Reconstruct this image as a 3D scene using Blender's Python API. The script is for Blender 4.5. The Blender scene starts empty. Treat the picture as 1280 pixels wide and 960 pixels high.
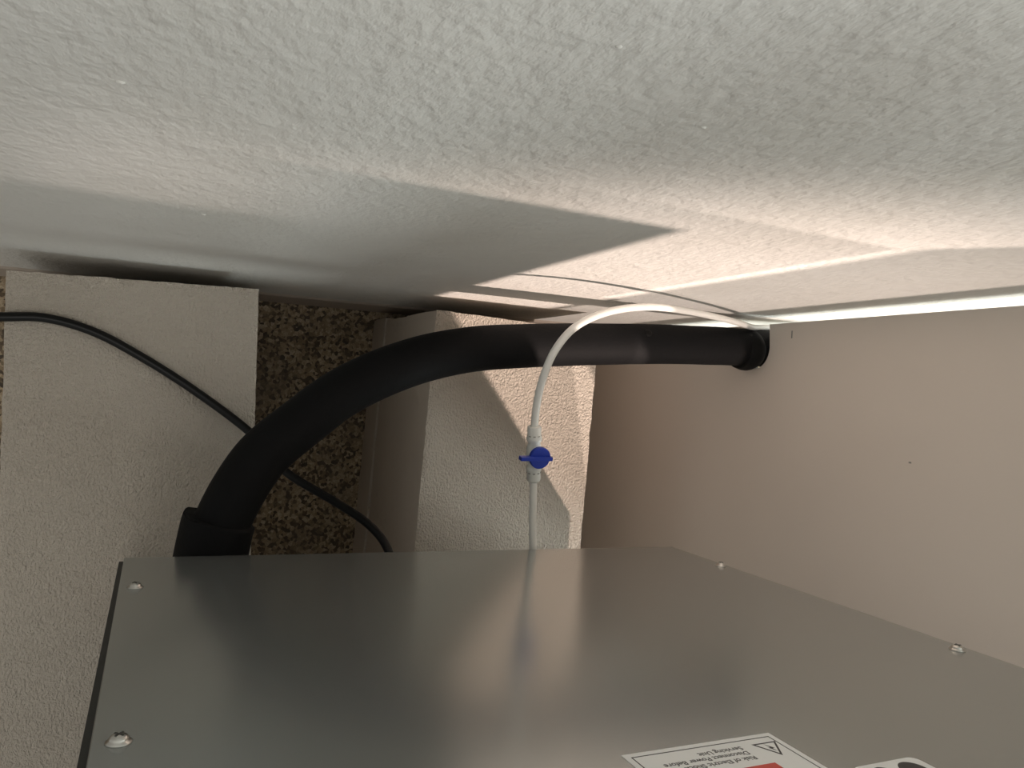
import bpy, bmesh, math, random
from mathutils import Vector, Matrix, noise

scene = bpy.context.scene
col = scene.collection
random.seed(7)

# ------------------------------------------------------------------ camera
# world: x along the wall, y towards the wall, z up; the camera looks down behind an appliance
cam_d = bpy.data.cameras.new('camera')
cam_d.sensor_fit = 'HORIZONTAL'
cam_d.sensor_width = 36.0
cam_d.lens = 961.0 / 1280.0 * 36.0
cam_d.clip_start = 0.005
cam = bpy.data.objects.new('camera', cam_d)
col.objects.link(cam)
R = Matrix(((0.90675591, -0.05481480, -0.41807781),
            (0.05690604, 0.99835157, -0.00747361),
            (0.41779830, -0.01701441, 0.90838047)))
cam.matrix_world = Matrix.Translation((0, 0, 1.02)) @ R.to_4x4()
scene.camera = cam

# ------------------------------------------------------------------ light
scene.view_settings.view_transform = 'Standard'
scene.view_settings.look = 'None'
scene.view_settings.gamma = 1.0
scene.view_settings.use_curve_mapping = False
scene.view_settings.exposure = 0.3

world = bpy.data.worlds.new('room_ambience')
scene.world = world
world.use_nodes = True
bg = world.node_tree.nodes['Background']
bg.inputs[0].default_value = (1.0, 0.985, 0.94, 1)
bg.inputs[1].default_value = 0.37


def area_light(name, loc, target, sx, sy, power, colour, spread=180):
    d = bpy.data.lights.new(name, 'AREA')
    d.shape = 'RECTANGLE'
    d.size = sx
    d.size_y = sy
    d.energy = power
    d.color = colour
    d.spread = math.radians(spread)
    o = bpy.data.objects.new(name, d)
    col.objects.link(o)
    o.location = loc
    o.rotation_euler = (Vector(target) - Vector(loc)).to_track_quat('-Z', 'Y').to_euler()
    return o


# daylight from a window to the right of the side panel
area_light('side_daylight', (1.6, -0.35, 1.72), (0.3, 0.09, 0.68), 0.32, 0.32, 5.4, (0.93, 1.0, 0.98))
# added daylight boost behind the panel, brightens the slit along the wall
area_light('side_daylight', (2.2, -0.9, 0.85), (0.66, 0.0965, 0.4), 0.6, 0.8, 38, (0.93, 1.0, 0.98))
# added soft overhead fill, unseen, brightens the beige side panel
area_light('overhead_fill', (-0.15, -0.6, 2.4), (0.3, 0.0, 0.5), 0.6, 0.6, 4.4, (1.0, 0.95, 0.88))


def spot_light(name, loc, target, cone, blend, radius, power, colour):
    d = bpy.data.lights.new(name, 'SPOT')
    d.spot_size = math.radians(cone)
    d.spot_blend = blend
    d.shadow_soft_size = radius
    d.energy = power
    d.color = colour
    o = bpy.data.objects.new(name, d)
    col.objects.link(o)
    o.location = loc
    o.rotation_euler = (Vector(target) - Vector(loc)).to_track_quat('-Z', 'Y').to_euler()
    return o


# warm spotlights of the room, in front of and right of the appliance, plus an added one
spot_light('warm_spot', (1.592, -1.69, 2.18), (0.31, 0.03, 0.42), 16, 1.0, 0.034, 430, (1.0, 0.80, 0.70))
spot_light('warm_spot', (0.84, -2.09, 2.2), (0.44, 0.09, 0.40), 17, 1.0, 0.03, 200, (1.0, 0.82, 0.73))
spot_light('warm_spot', (0.30, -1.15, 2.35), (-0.008, 0.0965, 0.575), 5, 1.0, 0.04, 45, (1.0, 0.84, 0.76))  # added spot standing in for a reflected warm patch on the wall


# ------------------------------------------------------------------ materials
def mat(name):
    m = bpy.data.materials.new(name)
    m.use_nodes = True
    nt = m.node_tree
    return m, nt, nt.nodes['Principled BSDF']


def node(nt, kind, **kw):
    n = nt.nodes.new(kind)
    for k, v in kw.items():
        setattr(n, k, v)
    return n


def plain(name, colour, rough=0.5, metallic=0.0, spec=0.5):
    m, nt, b = mat(name)
    b.inputs['Base Color'].default_value = (*colour, 1)
    b.inputs['Roughness'].default_value = rough
    b.inputs['Metallic'].default_value = metallic
    b.inputs['Specular IOR Level'].default_value = spec
    return m


def coords(nt, scale=(1, 1, 1)):
    tc = node(nt, 'ShaderNodeTexCoord')
    mp = node(nt, 'ShaderNodeMapping')
    mp.inputs['Scale'].default_value = scale
    nt.links.new(tc.outputs['Object'], mp.inputs[0])
    return mp.outputs[0]


def noise_tex(nt, vec, scale, detail=4, rough=0.55):
    n = node(nt, 'ShaderNodeTexNoise')
    n.inputs['Scale'].default_value = scale
    n.inputs['Detail'].default_value = detail
    n.inputs['Roughness'].default_value = rough
    nt.links.new(vec, n.inputs['Vector'])
    return n.outputs['Fac']


def ramp(nt, fac, stops):
    r = node(nt, 'ShaderNodeValToRGB')
    e = r.color_ramp.elements
    while len(e) < len(stops):
        e.new(0.5)
    for el, (p, c) in zip(e, stops):
        el.position = p
        el.color = (*c, 1)
    nt.links.new(fac, r.inputs[0])
    return r.outputs[0]


def math_n(nt, op, a, b):
    n = node(nt, 'ShaderNodeMath', operation=op)
    for i, v in enumerate((a, b)):
        if isinstance(v, (int, float)):
            n.inputs[i].default_value = v
        else:
            nt.links.new(v, n.inputs[i])
    return n.outputs[0]


def bump(nt, b, height, dist, strength=1.0):
    n = node(nt, 'ShaderNodeBump')
    n.inputs['Distance'].default_value = dist
    n.inputs['Strength'].default_value = strength
    nt.links.new(height, n.inputs['Height'])
    nt.links.new(n.outputs[0], b.inputs['Normal'])


def m_plaster():
    m, nt, b = mat('rough_plaster')
    v = coords(nt, (1, 1, 0.6))
    c = ramp(nt, noise_tex(nt, v, 9, 5), [(0.3, (0.70, 0.69, 0.645)), (0.7, (0.77, 0.765, 0.73))])
    nt.links.new(c, b.inputs['Base Color'])
    b.inputs['Roughness'].default_value = 0.75
    b.inputs['Specular IOR Level'].default_value = 0.25
    h = math_n(nt, 'ADD', math_n(nt, 'MULTIPLY', noise_tex(nt, v, 180, 3, 0.5), 1.0),
               math_n(nt, 'MULTIPLY', noise_tex(nt, v, 420, 3, 0.5), 0.35))
    h = math_n(nt, 'ADD', h, math_n(nt, 'MULTIPLY', noise_tex(nt, v, 30, 2, 0.5), 1.2))
    bump(nt, b, h, 0.0015)
    return m


def m_block(name, dark, light, s, dist, stretch):
    m, nt, b = mat(name)
    v = coords(nt, stretch)
    vc = coords(nt)
    c = ramp(nt, noise_tex(nt, vc, 7, 6, 0.6), [(0.3, dark), (0.7, light)])
    nt.links.new(c, b.inputs['Base Color'])
    b.inputs['Roughness'].default_value = 0.9
    b.inputs['Specular IOR Level'].default_value = 0.1
    if dist:
        n1 = noise_tex(nt, v, s, 3, 0.6)
        n2 = ramp(nt, noise_tex(nt, v, s * 0.4, 2, 0.5), [(0.35, (0, 0, 0)), (0.5, (1, 1, 1))])
        h = math_n(nt, 'ADD', n1, math_n(nt, 'MULTIPLY', n2, 0.12))
        bump(nt, b, h, dist)
    return m


def m_granite():
    m, nt, b = mat('brown_granite')
    v = coords(nt)
    w = node(nt, 'ShaderNodeTexVoronoi')
    w.inputs['Scale'].default_value = 250
    nt.links.new(v, w.inputs['Vector'])
    sep = node(nt, 'ShaderNodeSeparateColor')
    nt.links.new(w.outputs['Color'], sep.inputs[0])
    grains = ramp(nt, sep.outputs[0], [(0.0, (0.05, 0.034, 0.018)), (0.25, (0.13, 0.09, 0.048)), (0.45, (0.32, 0.24, 0.14)),
                                       (0.75, (0.50, 0.39, 0.25)), (1.0, (0.64, 0.53, 0.37))])
    fine = ramp(nt, noise_tex(nt, v, 500, 4, 0.7), [(0.35, (0.35, 0.3, 0.25)), (0.65, (1, 1, 1))])
    mx = node(nt, 'ShaderNodeMix', data_type='RGBA', blend_type='MULTIPLY')
    mx.inputs[0].default_value = 0.7
    nt.links.new(grains, mx.inputs[6])
    nt.links.new(fine, mx.inputs[7])
    # grey-brown grime blotches on the slab
    g = ramp(nt, noise_tex(nt, v, 12, 4, 0.6), [(0.45, (0, 0, 0)), (0.7, (1, 1, 1))])
    gm = node(nt, 'ShaderNodeMix', data_type='RGBA')
    nt.links.new(math_n(nt, 'MULTIPLY', g, 0.55), gm.inputs[0])
    nt.links.new(mx.outputs[2], gm.inputs[6])
    gm.inputs[7].default_value = (0.13, 0.10, 0.07, 1)
    nt.links.new(gm.outputs[2], b.inputs['Base Color'])
    b.inputs['Roughness'].default_value = 0.6
    return m


def m_laminate():
    m, nt, b = mat('beige_panel')
    v = coords(nt)
    c = ramp(nt, noise_tex(nt, v, 6, 3), [(0.3, (0.70, 0.635, 0.57)), (0.7, (0.72, 0.655, 0.59))])
    nt.links.new(c, b.inputs['Base Color'])
    b.inputs['Roughness'].default_value = 0.55
    b.inputs['Specular IOR Level'].default_value = 0.35
    bump(nt, b, noise_tex(nt, v, 260, 2), 0.00008)
    return m


def m_steel():
    m, nt, b = mat('grey_coated_steel')
    v = coords(nt)
    c = ramp(nt, noise_tex(nt, v, 5, 3), [(0.3, (0.41, 0.43, 0.42)), (0.7, (0.43, 0.45, 0.44))])
    nt.links.new(c, b.inputs['Base Color'])
    b.inputs['Metallic'].default_value = 0.75
    b.inputs['Roughness'].default_value = 0.22
    return m


def m_foam():
    m, nt, b = mat('black_foam')
    v = coords(nt)
    b.inputs['Base Color'].default_value = (0.005, 0.005, 0.0055, 1)
    b.inputs['Roughness'].default_value = 0.7
    b.inputs['Specular IOR Level'].default_value = 0.15
    bump(nt, b, noise_tex(nt, v, 300, 2), 0.0003)
    return m


PLASTER = m_plaster()
BLOCK_TOP = m_block('aerated_concrete_cut_face', (0.60, 0.535, 0.455), (0.66, 0.595, 0.51), 480, 0.0055, (1, 0.7, 1))
BLOCK_SIDE = m_block('aerated_concrete_smooth_face', (0.52, 0.46, 0.39), (0.57, 0.50, 0.43), 500, 0.0003, (1, 1, 1))
MORTAR = plain('pale_mortar', (0.56, 0.50, 0.44), 0.9, 0, 0.1)
GRANITE = m_granite()
LAMINATE = m_laminate()
EDGE = plain('panel_edge', (0.5, 0.44, 0.38), 0.6)
STEEL = m_steel()
DARK_STEEL = plain('dark_steel', (0.03, 0.03, 0.028), 0.5, 0.4)
ZINC = plain('zinc_screw', (0.62, 0.61, 0.58), 0.28, 1.0)
RECESS = plain('screw_recess', (0.12, 0.12, 0.11), 0.5, 0.8)
FOAM = m_foam()
RUBBER = plain('black_rubber', (0.005, 0.005, 0.005), 0.6, 0, 0.15)
CABLE = plain('black_cable_jacket', (0.004, 0.004, 0.004), 0.35, 0, 0.25)
TUBE = plain('white_plastic_tube', (0.78, 0.77, 0.73), 0.35)
FITTING = plain('white_acetal_fitting', (0.72, 0.72, 0.68), 0.45)
GREYMARK = plain('grey_marking', (0.28, 0.27, 0.25), 0.6)
BLUE = plain('blue_plastic', (0.008, 0.035, 0.36), 0.35)
PAPER = plain('white_label_paper', (0.84, 0.85, 0.84), 0.4)
INK = plain('black_ink', (0.03, 0.03, 0.03), 0.5)
RED = plain('red_ink', (0.62, 0.06, 0.04), 0.45)
DIRT = plain('old_caulk', (0.46, 0.40, 0.34), 0.85, 0, 0.1)


# ------------------------------------------------------------------ mesh helpers
def link(name, bm, materials, parent=None, smooth=False, loc=None):
    me = bpy.data.meshes.new(name)
    bm.to_mesh(me)
    bm.free()
    for m in (materials if isinstance(materials, (list, tuple)) else [materials]):
        me.materials.append(m)
    if smooth:
        for p in me.polygons:
            p.use_smooth = True
    o = bpy.data.objects.new(name, me)
    col.objects.link(o)
    if parent:
        o.parent = parent
    if loc:
        o.location = loc
    return o


def tag(o, label=None, cat=None, group=None, kind=None):
    for k, v in (('label', label), ('category', cat), ('group', group), ('kind', kind)):
        if v:
            o[k] = v
    return o


def empty(name, loc, rz=0.0):
    o = bpy.data.objects.new(name, None)
    o.empty_display_size = 0.05
    col.objects.link(o)
    o.location = loc
    o.rotation_euler = (0, 0, rz)
    return o


def add_box(bm, x0, x1, y0, y1, z0, z1, bevel=0.0, mi=0):
    vs = [bm.verts.new((x, y, z)) for x in (x0, x1) for y in (y0, y1) for z in (z0, z1)]
    fs = [bm.faces.new([vs[i] for i in q]) for q in
          ((0, 1, 3, 2), (4, 6, 7, 5), (0, 4, 5, 1), (2, 3, 7, 6), (0, 2, 6, 4), (1, 5, 7, 3))]
    for f in fs:
        f.material_index = mi
    if bevel:
        es = list({e for f in fs for e in f.edges})
        bmesh.ops.bevel(bm, geom=es, offset=bevel, segments=2, affect='EDGES', profile=0.5)
    return bm


def box(x0, x1, y0, y1, z0, z1, bevel=0.0):
    return add_box(bmesh.new(), x0, x1, y0, y1, z0, z1, bevel)


def smooth_path(pts, n):
    """Catmull-Rom through the points, n samples per span."""
    P = [Vector(p) for p in pts]
    P = [2 * P[0] - P[1]] + P + [2 * P[-1] - P[-2]]
    out = []
    for i in range(1, len(P) - 2):
        for k in range(n):
            t = k / n
            a, b, c, d = P[i - 1:i + 3]
            out.append(0.5 * ((2 * b) + (c - a) * t + (2 * a - 5 * b + 4 * c - d) * t * t + (3 * b - a - 3 * c + d) * t ** 3))
    out.append(P[-2])
    return out


def add_sweep(bm, path, radius, seg=16, caps=True, wob=0.0):
    rings = []
    up = Vector((0, 0, 1))
    nrm = None
    for i, p in enumerate(path):
        t = (path[min(i + 1, len(path) - 1)] - path[max(i - 1, 0)]).normalized()
        if nrm is None:
            nrm = (up - t * up.dot(t)).normalized()
        else:
            nrm = (nrm - t * nrm.dot(t)).normalized()
        bi = t.cross(nrm)
        r = radius(i / (len(path) - 1)) if callable(radius) else radius
        ring = []
        for k in range(seg):
            a = 2 * math.pi * k / seg
            q = p + (nrm * math.cos(a) + bi * math.sin(a)) * r
            if wob:
                q = p + (q - p) * (1 + wob * noise.noise(q * 30))
            ring.append(bm.verts.new(q))
        rings.append(ring)
    for a, b in zip(rings, rings[1:]):
        for k in range(seg):
            bm.faces.new((a[k], a[(k + 1) % seg], b[(k + 1) % seg], b[k]))
    if caps:
        bm.faces.new(list(reversed(rings[0])))
        bm.faces.new(rings[-1])
    bmesh.ops.recalc_face_normals(bm, faces=bm.faces)
    return bm


def add_lathe(bm, profile, M, seg=24):
    """profile of (radius, height) turned about local z, placed by matrix M"""
    rings = []
    for r, h in profile:
        if r < 1e-7:
            rings.append([bm.verts.new(M @ Vector((0, 0, h)))])
        else:
            rings.append([bm.verts.new(M @ Vector((r * math.cos(2 * math.pi * k / seg), r * math.sin(2 * math.pi * k / seg), h)))
                          for k in range(seg)])
    for a, b in zip(rings, rings[1:]):
        for k in range(seg):
            j = (k + 1) % seg
            if len(a) == 1 and len(b) > 1:
                bm.faces.new((a[0], b[k], b[j]))
            elif len(b) == 1 and len(a) > 1:
                bm.faces.new((a[k], a[j], b[0]))
            elif len(a) > 1:
                bm.faces.new((a[k], a[j], b[j], b[k]))
    if len(rings[0]) > 1:
        bm.faces.new(list(reversed(rings[0])))
    if len(rings[-1]) > 1:
        bm.faces.new(rings[-1])
    bmesh.ops.recalc_face_normals(bm, faces=bm.faces)
    return bm


def axis_matrix(loc, zdir, xdir=(1, 0, 0)):
    z = Vector(zdir).normalized()
    x = Vector(xdir)
    x = (x - z * x.dot(z)).normalized()
    y = z.cross(x)
    return Matrix.Translation(loc) @ Matrix((x, y, z)).transposed().to_4x4()


# ------------------------------------------------------------------ setting
WALL_Y = 0.0965
PANEL_X = 0.60

tag(link('floor', box(-1.2, 2.2, -1.6, WALL_Y + 0.12, -0.03, 0.0), GRANITE),
    'brown speckled granite floor slab between the concrete blocks', kind='structure')
tag(link('wall_back', box(-1.2, 2.2, WALL_Y, WALL_Y + 0.12, 0.0, 2.2), PLASTER),
    'rough off-white plastered wall behind the appliance', kind='structure')

# a few lumps in the plaster
for x, z, r in ((-0.017, 0.7267, 0.0012), (0.1107, 0.8377, 0.0008), (0.020, 0.5117, 0.0012), (0.17, 0.80, 0.0009)):
    bm = bmesh.new()
    bmesh.ops.create_icosphere(bm, subdivisions=2, radius=r)
    for v in bm.verts:
        v.co = Vector((v.co.x * 1.2, v.co.y * 0.6, v.co.z)) * (1 + 0.35 * noise.noise(v.co * 900 + Vector((x * 50, 0, z * 50))))
    link('plaster_lump', bm, PLASTER, bpy.data.objects['wall_back'], True, (x, WALL_Y, z))

# thin skirting lip at the foot of the wall, ragged upper edge
bm = bmesh.new()
n = 170
prev = None
for i in range(n + 1):
    x = -1.2 + 1.82 * i / n
    top = 0.088 + 0.004 * noise.noise(Vector((x * 22, 0, 3))) + 0.002 * noise.noise(Vector((x * 90, 1, 3)))
    y = WALL_Y - 0.0022
    cur = [bm.verts.new(c) for c in ((x, y, 0.0), (x, y, top - 0.004), (x, WALL_Y, top), (x, WALL_Y, 0.0))]
    if prev:
        for k in range(3):
            bm.faces.new((prev[k], cur[k], cur[k + 1], prev[k + 1]))
    prev = cur
bmesh.ops.recalc_face_normals(bm, faces=bm.faces)
tag(link('baseboard_back', bm, DIRT), 'thin dirty skirting strip at the foot of the plastered wall', kind='structure')

# beige side panel with an open notch at its wall edge for the pipe
PTOP, PEDGE, PFRONT = 0.95, 0.0870, -0.195
NY, NZ, NR = 0.0615, 0.355, 0.0235
prof = [(PFRONT, 0.0), (PEDGE, 0.0), (PEDGE, NZ - NR * 0.92)]
for k in range(0, 25):
    a = -math.pi / 2 - math.pi * k / 24
    prof.append((NY + NR * math.cos(a), NZ + NR * math.sin(a)))
prof += [(PEDGE, NZ + NR * 0.92), (PEDGE, PTOP), (PFRONT, PTOP)]
bm = bmesh.new()
f0 = bm.faces.new([bm.verts.new((PANEL_X, y, z)) for y, z in prof])
ex = bmesh.ops.extrude_face_region(bm, geom=[f0])
bmesh.ops.translate(bm, vec=(0.018, 0, 0), verts=[v for v in ex['geom'] if isinstance(v, bmesh.types.BMVert)])
bmesh.ops.triangulate(bm, faces=bm.faces)
bmesh.ops.recalc_face_normals(bm, faces=bm.faces)
wr = tag(link('wall_right', bm, LAMINATE), 'smooth beige side panel with a notch for the black pipe', kind='structure')
tag(link('trim_1', box(PANEL_X, PANEL_X + 0.018, -0.62, PFRONT, 0.0, 0.30), LAMINATE),
    'low beige plinth board running on from the side panel', kind='structure')
# two small scuffs on the panel
link('scuff', box(PANEL_X - 0.0003, PANEL_X, 0.0705, 0.0785, 0.4092, 0.4106), GREYMARK, wr)
link('scuff', box(PANEL_X - 0.0003, PANEL_X, -0.0445, -0.0430, 0.555, 0.5575), GREYMARK, wr)


# ------------------------------------------------------------------ aerated concrete blocks
def rough_block(name, w, length, z0, z1, loc, yaw, seed, parent=None):
    """block with its rear end at local y=0, running to -length; cut top, smooth sides, crumbly edges"""
    step = 0.006
    nx, ny, nz = max(2, round(w / step)), max(2, round(length / step)), max(2, round((z1 - z0) / step))
    bm = bmesh.new()
    cache = {}

    def vert(i, j, k):
        key = (i, j, k)
        if key not in cache:
            p = Vector((w * i / nx, -length * j / ny, z0 + (z1 - z0) * k / nz))
            on = (i in (0, nx)) + (j in (0, ny)) + (k in (0, nz))
            q = p * 1.0 + Vector((seed, seed * 0.7, 0))
            amp = 0.0004 if on == 1 else 0.0016
            d = Vector((noise.noise(q * 160), noise.noise(q * 160 + Vector((9, 0, 0))), noise.noise(q * 160 + Vector((0, 9, 0)))))
            if on >= 2:
                inn = Vector((0 if 0 < i < nx else (1 if i == 0 else -1), 0 if 0 < j < ny else (-1 if j == 0 else 1),
                              0 if 0 < k < nz else (1 if k == 0 else -1)))
                d = inn * (abs(d.x) + max(0, noise.noise(q * 45)) * 0.8) * 0.9
            if k == 0:
                d.z = 0
            cache[key] = bm.verts.new(p + d * amp)
        return cache[key]

    def sheet(f, nu, nv, mi):
        for u in range(nu):
            for v in range(nv):
                fc = bm.faces.new((f(u, v), f(u + 1, v), f(u + 1, v + 1), f(u, v + 1)))
                fc.material_index = mi
    sheet(lambda u, v: vert(u, v, nz), nx, ny, 0)
    sheet(lambda u, v: vert(u, v, 0), nx, ny, 1)
    sheet(lambda u, v: vert(0, u, v), ny, nz, 1)
    sheet(lambda u, v: vert(nx, u, v), ny, nz, 1)
    sheet(lambda u, v: vert(u, 0, v), nx, nz, 1)
    sheet(lambda u, v: vert(u, ny, v), nx, nz, 1)
    bmesh.ops.recalc_face_normals(bm, faces=bm.faces)
    o = link(name, bm, [BLOCK_TOP, BLOCK_SIDE], parent)
    o.location = loc
    o.rotation_euler = (0, 0, yaw)
    return o


SLAB = 0.056
GRP = 'aerated concrete blocks under the appliance'
tag(rough_block('concrete_block', 0.205, 0.60, SLAB + 0.0006, 0.25, (-0.1216, 0.0770, 0), 0.027, 1.3),
    'pale aerated concrete block crossed by the black cable, upper of the left stack', 'concrete block', GRP)
tag(rough_block('concrete_slab', 0.203, 0.60, 0.0, SLAB, (-0.1206, 0.0740, 0), 0.027, 5.1),
    'thin concrete slab on the floor under the cable-crossed block', 'concrete slab', 'concrete slabs on the floor')
b2 = tag(rough_block('concrete_block', 0.200, 0.60, SLAB + 0.0006, 0.25, (0.2622, 0.0800, 0), -0.036, 2.9),
         'partly lit aerated concrete block behind the blue valve, beside the beige panel', 'concrete block', GRP)
s2 = tag(rough_block('concrete_slab', 0.210, 0.60, 0.0, SLAB, (0.2600, 0.0830, 0), -0.036, 8.2),
         'thin concrete slab on the floor under the block behind the blue valve', 'concrete slab', 'concrete slabs on the floor')
# crumbs of pale mortar squeezed from the joint of that stack
bm = bmesh.new()
j = 0.03
while j < 0.42:
    ln = random.uniform(0.008, 0.05)
    if random.random() < 0.75:
        h = random.uniform(0.001, 0.0022)
        add_box(bm, -0.0010, 0.0004, -j - ln, -j, SLAB - h * 0.3, SLAB + h)
    j += ln + random.uniform(0.001, 0.008)
tag(link('mortar_joint', bm, MORTAR, b2), kind='stuff')

# ------------------------------------------------------------------ appliance
AW = 0.4553                       # width of the rear cover
AXC = (-0.0142 + 0.441) / 2
app = empty('ice_machine', (AXC, -0.1329, 0.25), math.radians(-0.97))
tag(app, 'grey steel appliance seen from behind, raised on the concrete blocks', 'appliance')
ZB = 0.25                         # world height of the empty


def az(z):
    return z - ZB


H = AW / 2
COVER_LO, COVER_HI = 0.4365, 0.86
# rear cover sheet, proud of the cabinet body
link('rear_cover', box(-H, H, -0.0016, 0.0, az(COVER_LO), az(COVER_HI), 0.0005), STEEL, app)
# folded flange round the cover
bm = bmesh.new()
add_box(bm, -H - 0.0028, -H + 0.012, -0.045, -0.0022, az(COVER_LO + 0.002), az(COVER_HI))
add_box(bm, H - 0.012, H + 0.001, -0.045, -0.0022, az(COVER_LO + 0.006), az(COVER_HI))
add_box(bm, -H + 0.012, H - 0.012, -0.045, -0.0022, az(COVER_LO + 0.001), az(COVER_LO + 0.012))
link('cover_flange', bm, DARK_STEEL, app)
link('cabinet_body', box(-H - 0.006, H + 0.001, -0.50, -0.0455, az(0.600), az(COVER_HI), 0.002), DARK_STEEL, app)
link('machine_compartment', box(-H - 0.006, H + 0.031, -0.50, -0.0455, az(0.305), az(0.5995), 0.002), DARK_STEEL, app)
for fx, fy in ((-0.185, -0.09), (0.165, -0.09), (-0.185, -0.36), (0.165, -0.36)):
    bm = add_lathe(bmesh.new(), [(0.017, 0.0), (0.017, 0.006), (0.010, 0.008), (0.010, 0.0555)], Matrix.Translation((fx, fy, 0.0)), 20)
    link('foot', bm, RUBBER, app)

# sheet-metal screws in the cover
screw_bm = add_lathe(bmesh.new(), [(0.0062, 0.0), (0.0062, 0.0006), (0.0048, 0.0011), (0.0046, 0.0022), (0.0038, 0.0034), (0.0020, 0.0041), (0, 0.0043)],
                     axis_matrix((0, 0, 0), (0, 1, 0)), 24)
screw_me = bpy.data.meshes.new('screw')
screw_bm.to_mesh(screw_me)
screw_me.materials.append(ZINC)
for p in screw_me.polygons:
    p.use_smooth = True
rec = bmesh.new()
add_box(rec, -0.0026, 0.0026, 0.0036, 0.0045, -0.0005, 0.0005)
add_box(rec, -0.0005, 0.0005, 0.0036, 0.0045, -0.0026, 0.0026)
rec_me = bpy.data.meshes.new('drive_recess')
rec.to_mesh(rec_me)
rec_me.materials.append(RECESS)
for sx, sz, rot in ((-H + 0.0088, 0.5167, 0.3), (-H + 0.0088, 0.7244, 0.9), (H - 0.0068, 0.5130, 0.5), (H - 0.0098, 0.7240, 1.1),
                    (-H + 0.0088, 0.845, 0.1), (H - 0.0088, 0.845, 0.7)):
    s = bpy.data.objects.new('screw', screw_me)
    col.objects.link(s)
    s.parent = app
    s.location = (sx, 0.0, az(sz))
    s.rotation_euler = (0, rot, 0)
    s.scale = (0.7, 0.7, 0.7)
    r_ = bpy.data.objects.new('drive_recess', rec_me)
    col.objects.link(r_)
    r_.parent = s


def text_part(name, body, size, x, z, m, parent, y, bold=0.0):
    cu = bpy.data.curves.new(name, 'FONT')
    cu.body = body
    cu.size = size
    cu.align_x = 'LEFT'
    cu.offset = bold
    cu.extrude = 0.00002
    t = bpy.data.objects.new(name, cu)
    col.objects.link(t)
    bpy.context.view_layer.update()
    me = bpy.data.meshes.new_from_object(t.evaluated_get(bpy.context.evaluated_depsgraph_get()))
    bpy.data.objects.remove(t)
    me.materials.clear()
    me.materials.append(m)
    o = bpy.data.objects.new(name, me)
    col.objects.link(o)
    o.parent = parent
    o.location = (x, y, z)
    o.rotation_euler = (math.radians(90), 0, math.radians(180))
    return o


def prism(pts, y0, y1):
    """flat shape in x-z given by outline, thickness along y"""
    bm = bmesh.new()
    a = [bm.verts.new((x, y0, z)) for x, z in pts]
    b = [bm.verts.new((x, y1, z)) for x, z in pts]
    bm.faces.new(a)
    bm.faces.new(list(reversed(b)))
    for i in range(len(pts)):
        j = (i + 1) % len(pts)
        bm.faces.new((a[i], a[j], b[j], b[i]))
    bmesh.ops.recalc_face_normals(bm, faces=bm.faces)
    return bm


# warning label: reads upright for somebody standing at the wall, so upside down from above
LX = -H + (0.1621 + 0.2325) / 2 + 0.0142
LZ = az(0.7825)
LW, LH = 0.0705, 0.050
lab = link('warning_label', box(LX - LW / 2, LX + LW / 2, 0.0, 0.0002, LZ, LZ + LH), PAPER, app)
lab['label'] = 'white warning label with black text, red header and shock triangle'
bm = bmesh.new()
e, t_ = 0.0025, 0.0005
x0, x1, z0, z1 = LX - LW / 2 + e, LX + LW / 2 - e, LZ + e, LZ + LH - e
for q in ((x0, x1, z0, z0 + t_), (x0, x1, z1 - t_, z1), (x0, x0 + t_, z0, z1), (x1 - t_, x1, z0, z1)):
    add_box(bm, q[0], q[1], 0.0002, 0.00024, q[2], q[3])
link('border', bm, INK, lab)
for body, dz, sz, bd, dx in (('Servicing Unit', 0.0068, 0.0037, 0.00004, 0.0145), ('Disconnect Power Before', 0.0106, 0.0037, 0.00004, 0.0145),
                             ('Risk of Electric Shock', 0.0146, 0.0037, 0.00004, 0.0145)):
    text_part('lettering', body, sz, LX + dx, LZ + dz, INK, lab, 0.00024, bd)
link('red_header', box(LX - 0.018, LX + 0.0185, 0.0002, 0.00024, LZ + 0.0212, LZ + 0.030), RED, lab)
tx, tz, ts = LX + 0.0262, LZ + 0.0068, 0.0120
outer = [(tx - ts / 2, tz), (tx + ts / 2, tz), (tx, tz + ts * 0.88)]
link('warning_triangle', prism(outer, 0.0002, 0.00024), INK, lab)
cx, cz = tx, tz + ts * 0.29
inner = [(cx + (x - cx) * 0.76, cz + (z - cz) * 0.76) for x, z in outer]
link('triangle_field', prism(inner, 0.00024, 0.00027), PAPER, lab)
link('lightning_bolt', prism([(tx + 0.0005, tz + 0.0072), (tx - 0.0012, tz + 0.0040), (tx - 0.0002, tz + 0.0041), (tx - 0.0010, tz + 0.0012),
                              (tx + 0.0014, tz + 0.0048), (tx + 0.0003, tz + 0.0047)], 0.00027, 0.0003), INK, lab)

# second sticker with dark oval symbols, rounded corner
SX, SZ, SW, SH, rr = -H + 0.2580 + 0.0142, az(0.8155), 0.034, 0.032, 0.004
pts = []
for qx, qz, a0 in ((1, 1, 0), (-1, 1, 90), (-1, -1, 180), (1, -1, 270)):
    for k in range(7):
        a = math.radians(a0 + 15 * k)
        pts.append((SX + qx * (SW / 2 - rr) + rr * math.cos(a), SZ + SH / 2 + qz * (SH / 2 - rr) + rr * math.sin(a)))
stk = link('symbol_sticker', prism(pts, 0.0, 0.0002), PAPER, app)
stk['label'] = 'white sticker with black oval symbols'


def oval(x, z, a, b):
    return prism([(x + a * math.cos(2 * math.pi * k / 28), z + b * math.sin(2 * math.pi * k / 28)) for k in range(28)], 0.0002, 0.00024)


link('oval_symbol', oval(SX + 0.0075, SZ + 0.0085, 0.0058, 0.0062), INK, stk)
link('oval_symbol', oval(SX - 0.0062, SZ + 0.0080, 0.0048, 0.0055), INK, stk)

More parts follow.
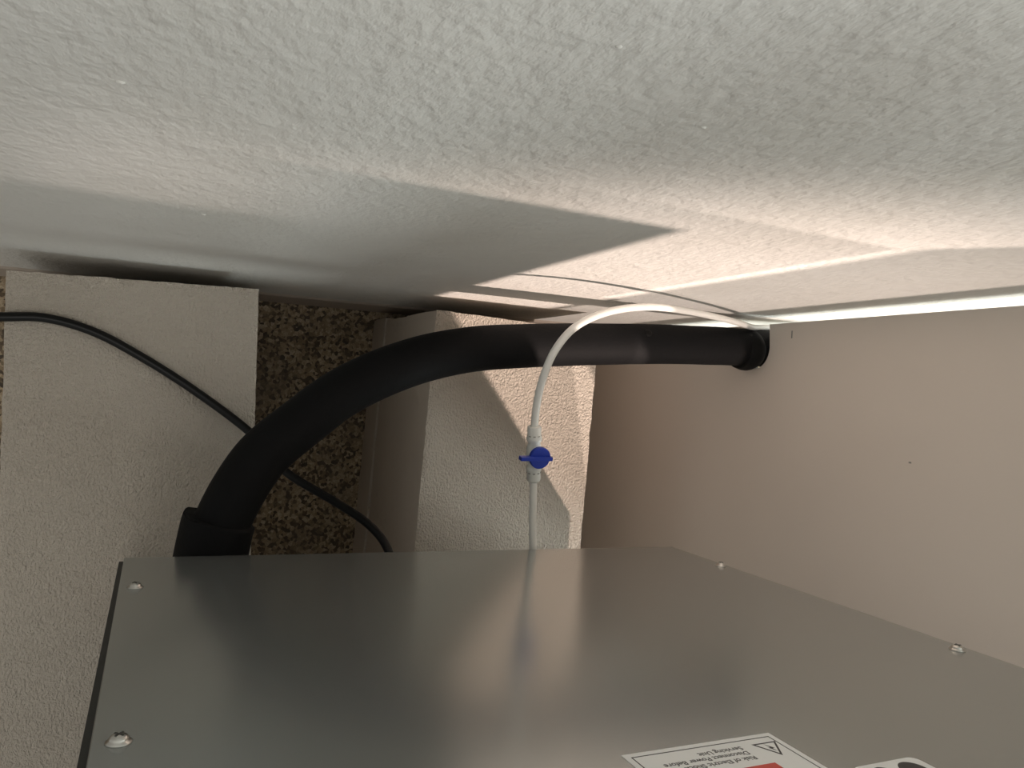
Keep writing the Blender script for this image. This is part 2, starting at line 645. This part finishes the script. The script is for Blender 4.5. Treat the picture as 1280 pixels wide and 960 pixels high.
# ------------------------------------------------------------------ black insulated pipe
pipe = empty('insulated_pipe', (0.044, -0.176, 0.40))
tag(pipe, 'thick black foam-insulated pipe curving from the appliance to the beige panel', 'pipe')
off = Vector((0.044, -0.176, 0.40))
PP = [(0.044, -0.172, 0.402), (0.044, -0.145, 0.408), (0.0502, -0.1085, 0.412), (0.0727, -0.066, 0.405), (0.1044, -0.0368, 0.395),
      (0.1433, -0.0076, 0.385), (0.1914, 0.0161, 0.380), (0.2476, 0.0328, 0.375), (0.3218, 0.0429, 0.370), (0.445, 0.0541, 0.360),
      (0.53, 0.0590, 0.357), (0.60, 0.0620, 0.355), (0.68, 0.064, 0.352)]
path = smooth_path([Vector(p) - off for p in PP], 10)
link('foam_sleeve', add_sweep(bmesh.new(), path, 0.0206, 32, True, 0.012), FOAM, pipe, True)
# short wider sleeve where it leaves the cabinet, with a ragged lip
cp = smooth_path([Vector(p) - off for p in [(0.042, -0.171, 0.400), (0.0425, -0.145, 0.406), (0.0455, -0.118, 0.411), (0.0475, -0.109, 0.412)]], 8)
cuff = add_sweep(bmesh.new(), cp, 0.0262, 32, True, 0.02)
cuff.verts.ensure_lookup_table()
for v in list(cuff.verts)[-32:]:
    v.co += Vector((0.0, 0.0045 * noise.noise(v.co * 70), 0.0))
link('end_cuff', cuff, FOAM, pipe, True)
# lip of the sleeve bunched up in the notch
lp = smooth_path([Vector(p) - off for p in [(0.577, 0.0590, 0.3560), (0.588, 0.0590, 0.3555), (0.597, 0.0592, 0.3550)]], 6)
link('gathered_lip', add_sweep(bmesh.new(), lp, lambda t: 0.0208 + 0.0022 * math.sin(t * math.pi), 32, True, 0.03), RUBBER, pipe, True)
# small nub on the foam
link('plastic_rivet', add_lathe(bmesh.new(), [(0.0042, -0.002), (0.0042, 0.001), (0.0028, 0.0022), (0, 0.0024)],
                                axis_matrix(Vector((0.4420, 0.0640, 0.3770)) - off, (-0.25, 0.5, 0.8)), 16), RUBBER, pipe, True)

# ------------------------------------------------------------------ black power cable
CP = [(-0.30, 0.018, 0.2545), (-0.20, 0.029, 0.2545), (-0.1228, 0.0366, 0.2545), (-0.0882, 0.0384, 0.2545), (-0.0514, 0.0291, 0.2545),
      (-0.0123, 0.0093, 0.2545), (0.029, -0.0159, 0.2545), (0.0723, -0.0466, 0.258), (0.0939, -0.0663, 0.268), (0.1157, -0.0905, 0.278),
      (0.1574, -0.1145, 0.300), (0.1838, -0.1317, 0.320), (0.1982, -0.1497, 0.335), (0.205, -0.175, 0.345)]
tag(link('power_cable', add_sweep(bmesh.new(), smooth_path(CP, 8), 0.0040, 14), CABLE, None, True),
    'thin black power cable running across the left block under the pipe', 'cable')

# ------------------------------------------------------------------ white water tube with blue valve
TP1 = [(0.306, -0.176, 0.424), (0.300, -0.1347, 0.430), (0.2955, -0.1028, 0.435), (0.292, -0.0749, 0.440), (0.2905, -0.066, 0.4416)]
TP2 = [(0.2866, -0.0390, 0.4472), (0.2855, -0.0306, 0.449), (0.2835, -0.0105, 0.455), (0.2823, 0.0093, 0.465), (0.2858, 0.0314, 0.475), (0.2986, 0.0508, 0.480),
       (0.3213, 0.064, 0.478), (0.3529, 0.0735, 0.470), (0.3956, 0.0801, 0.455), (0.4458, 0.0825, 0.435), (0.5044, 0.0832, 0.410),
       (0.552, 0.0830, 0.386), (0.588, 0.0832, 0.3650), (0.62, 0.0862, 0.352), (0.66, 0.0885, 0.345)]
wt = empty('water_tube', (0.306, -0.176, 0.424))
tag(wt, 'thin white plastic water tube arching over the black pipe, with an inline valve', 'tube')
wo = Vector((0.306, -0.176, 0.424))
link('tube_lower', add_sweep(bmesh.new(), smooth_path([Vector(p) - wo for p in TP1], 6), 0.0032, 16), TUBE, wt, True)
link('tube_upper', add_sweep(bmesh.new(), smooth_path([Vector(p) - wo for p in TP2], 8), 0.0032, 16), TUBE, wt, True)

va = Vector((0.2920, -0.0755, 0.440))      # lower end of the valve
vb = Vector((0.2852, -0.0290, 0.4495))     # upper end
ax = (vb - va).normalized()
L = (vb - va).length
view = Vector((-0.08, 0.25, 1.0))           # the handle faces up and out of the gap
M = axis_matrix(va - wo, ax, view)
valve = link('valve_body', add_lathe(bmesh.new(), [
    (0.0052, 0.0), (0.0058, 0.001), (0.0058, 0.0085), (0.0064, 0.0095), (0.0064, 0.0125), (0.0050, 0.0140), (0.0058, 0.017), (0.0066, L / 2 - 0.002),
    (0.0066, L / 2 + 0.002), (0.0058, L - 0.017), (0.0050, L - 0.0140), (0.0064, L - 0.0125), (0.0064, L - 0.0095), (0.0058, L - 0.0085),
    (0.0058, L - 0.001), (0.0052, L)], M, 28), FITTING, wt, True)
# moulded grip marks on the collets
bm = bmesh.new()
for h in (0.0078, L - 0.0078):
    for a in range(0, 360, 40):
        r = math.radians(a + 18)
        Mk = M @ Matrix.Rotation(r, 4, 'Z')
        b_ = bmesh.new()
        add_box(b_, 0.0057, 0.0061, -0.0010, 0.0010, h - 0.0004, h + 0.0004)
        b_.transform(Mk)
        tmp = bpy.data.meshes.new('t')
        b_.to_mesh(tmp)
        bm.from_mesh(tmp)
        bpy.data.meshes.remove(tmp)
        b_.free()
tag(link('collet_mark', bm, GREYMARK, valve), kind='stuff')
# handle: disc, raised bar across it that runs on as a lever towards the left
mid = va.lerp(vb, 0.5) - wo
hn = (view - ax * view.dot(ax)).normalized()
side = ax.cross(hn).normalized()
if side.x > 0:
    side = -side
HM = Matrix.Translation(mid) @ Matrix((side, hn.cross(side), hn)).transposed().to_4x4() @ Matrix.Rotation(math.radians(-7), 4, 'Z')
link('stem', add_lathe(bmesh.new(), [(0.0042, 0.004), (0.0042, 0.0095)], HM, 20), FITTING, wt, True)
hb = add_lathe(bmesh.new(), [(0.0086, 0.0092), (0.0092, 0.0098), (0.0092, 0.0128), (0.0086, 0.0134)], HM, 36)
hdl = link('valve_handle', hb, BLUE, wt)
hdl['label'] = 'round blue valve handle with a lever bar'
bb = add_box(bmesh.new(), -0.0100, 0.0185, -0.0017, 0.0016, 0.0105, 0.0162, 0.0004)
bb.transform(HM)
link('lever_bar', bb, BLUE, hdl)
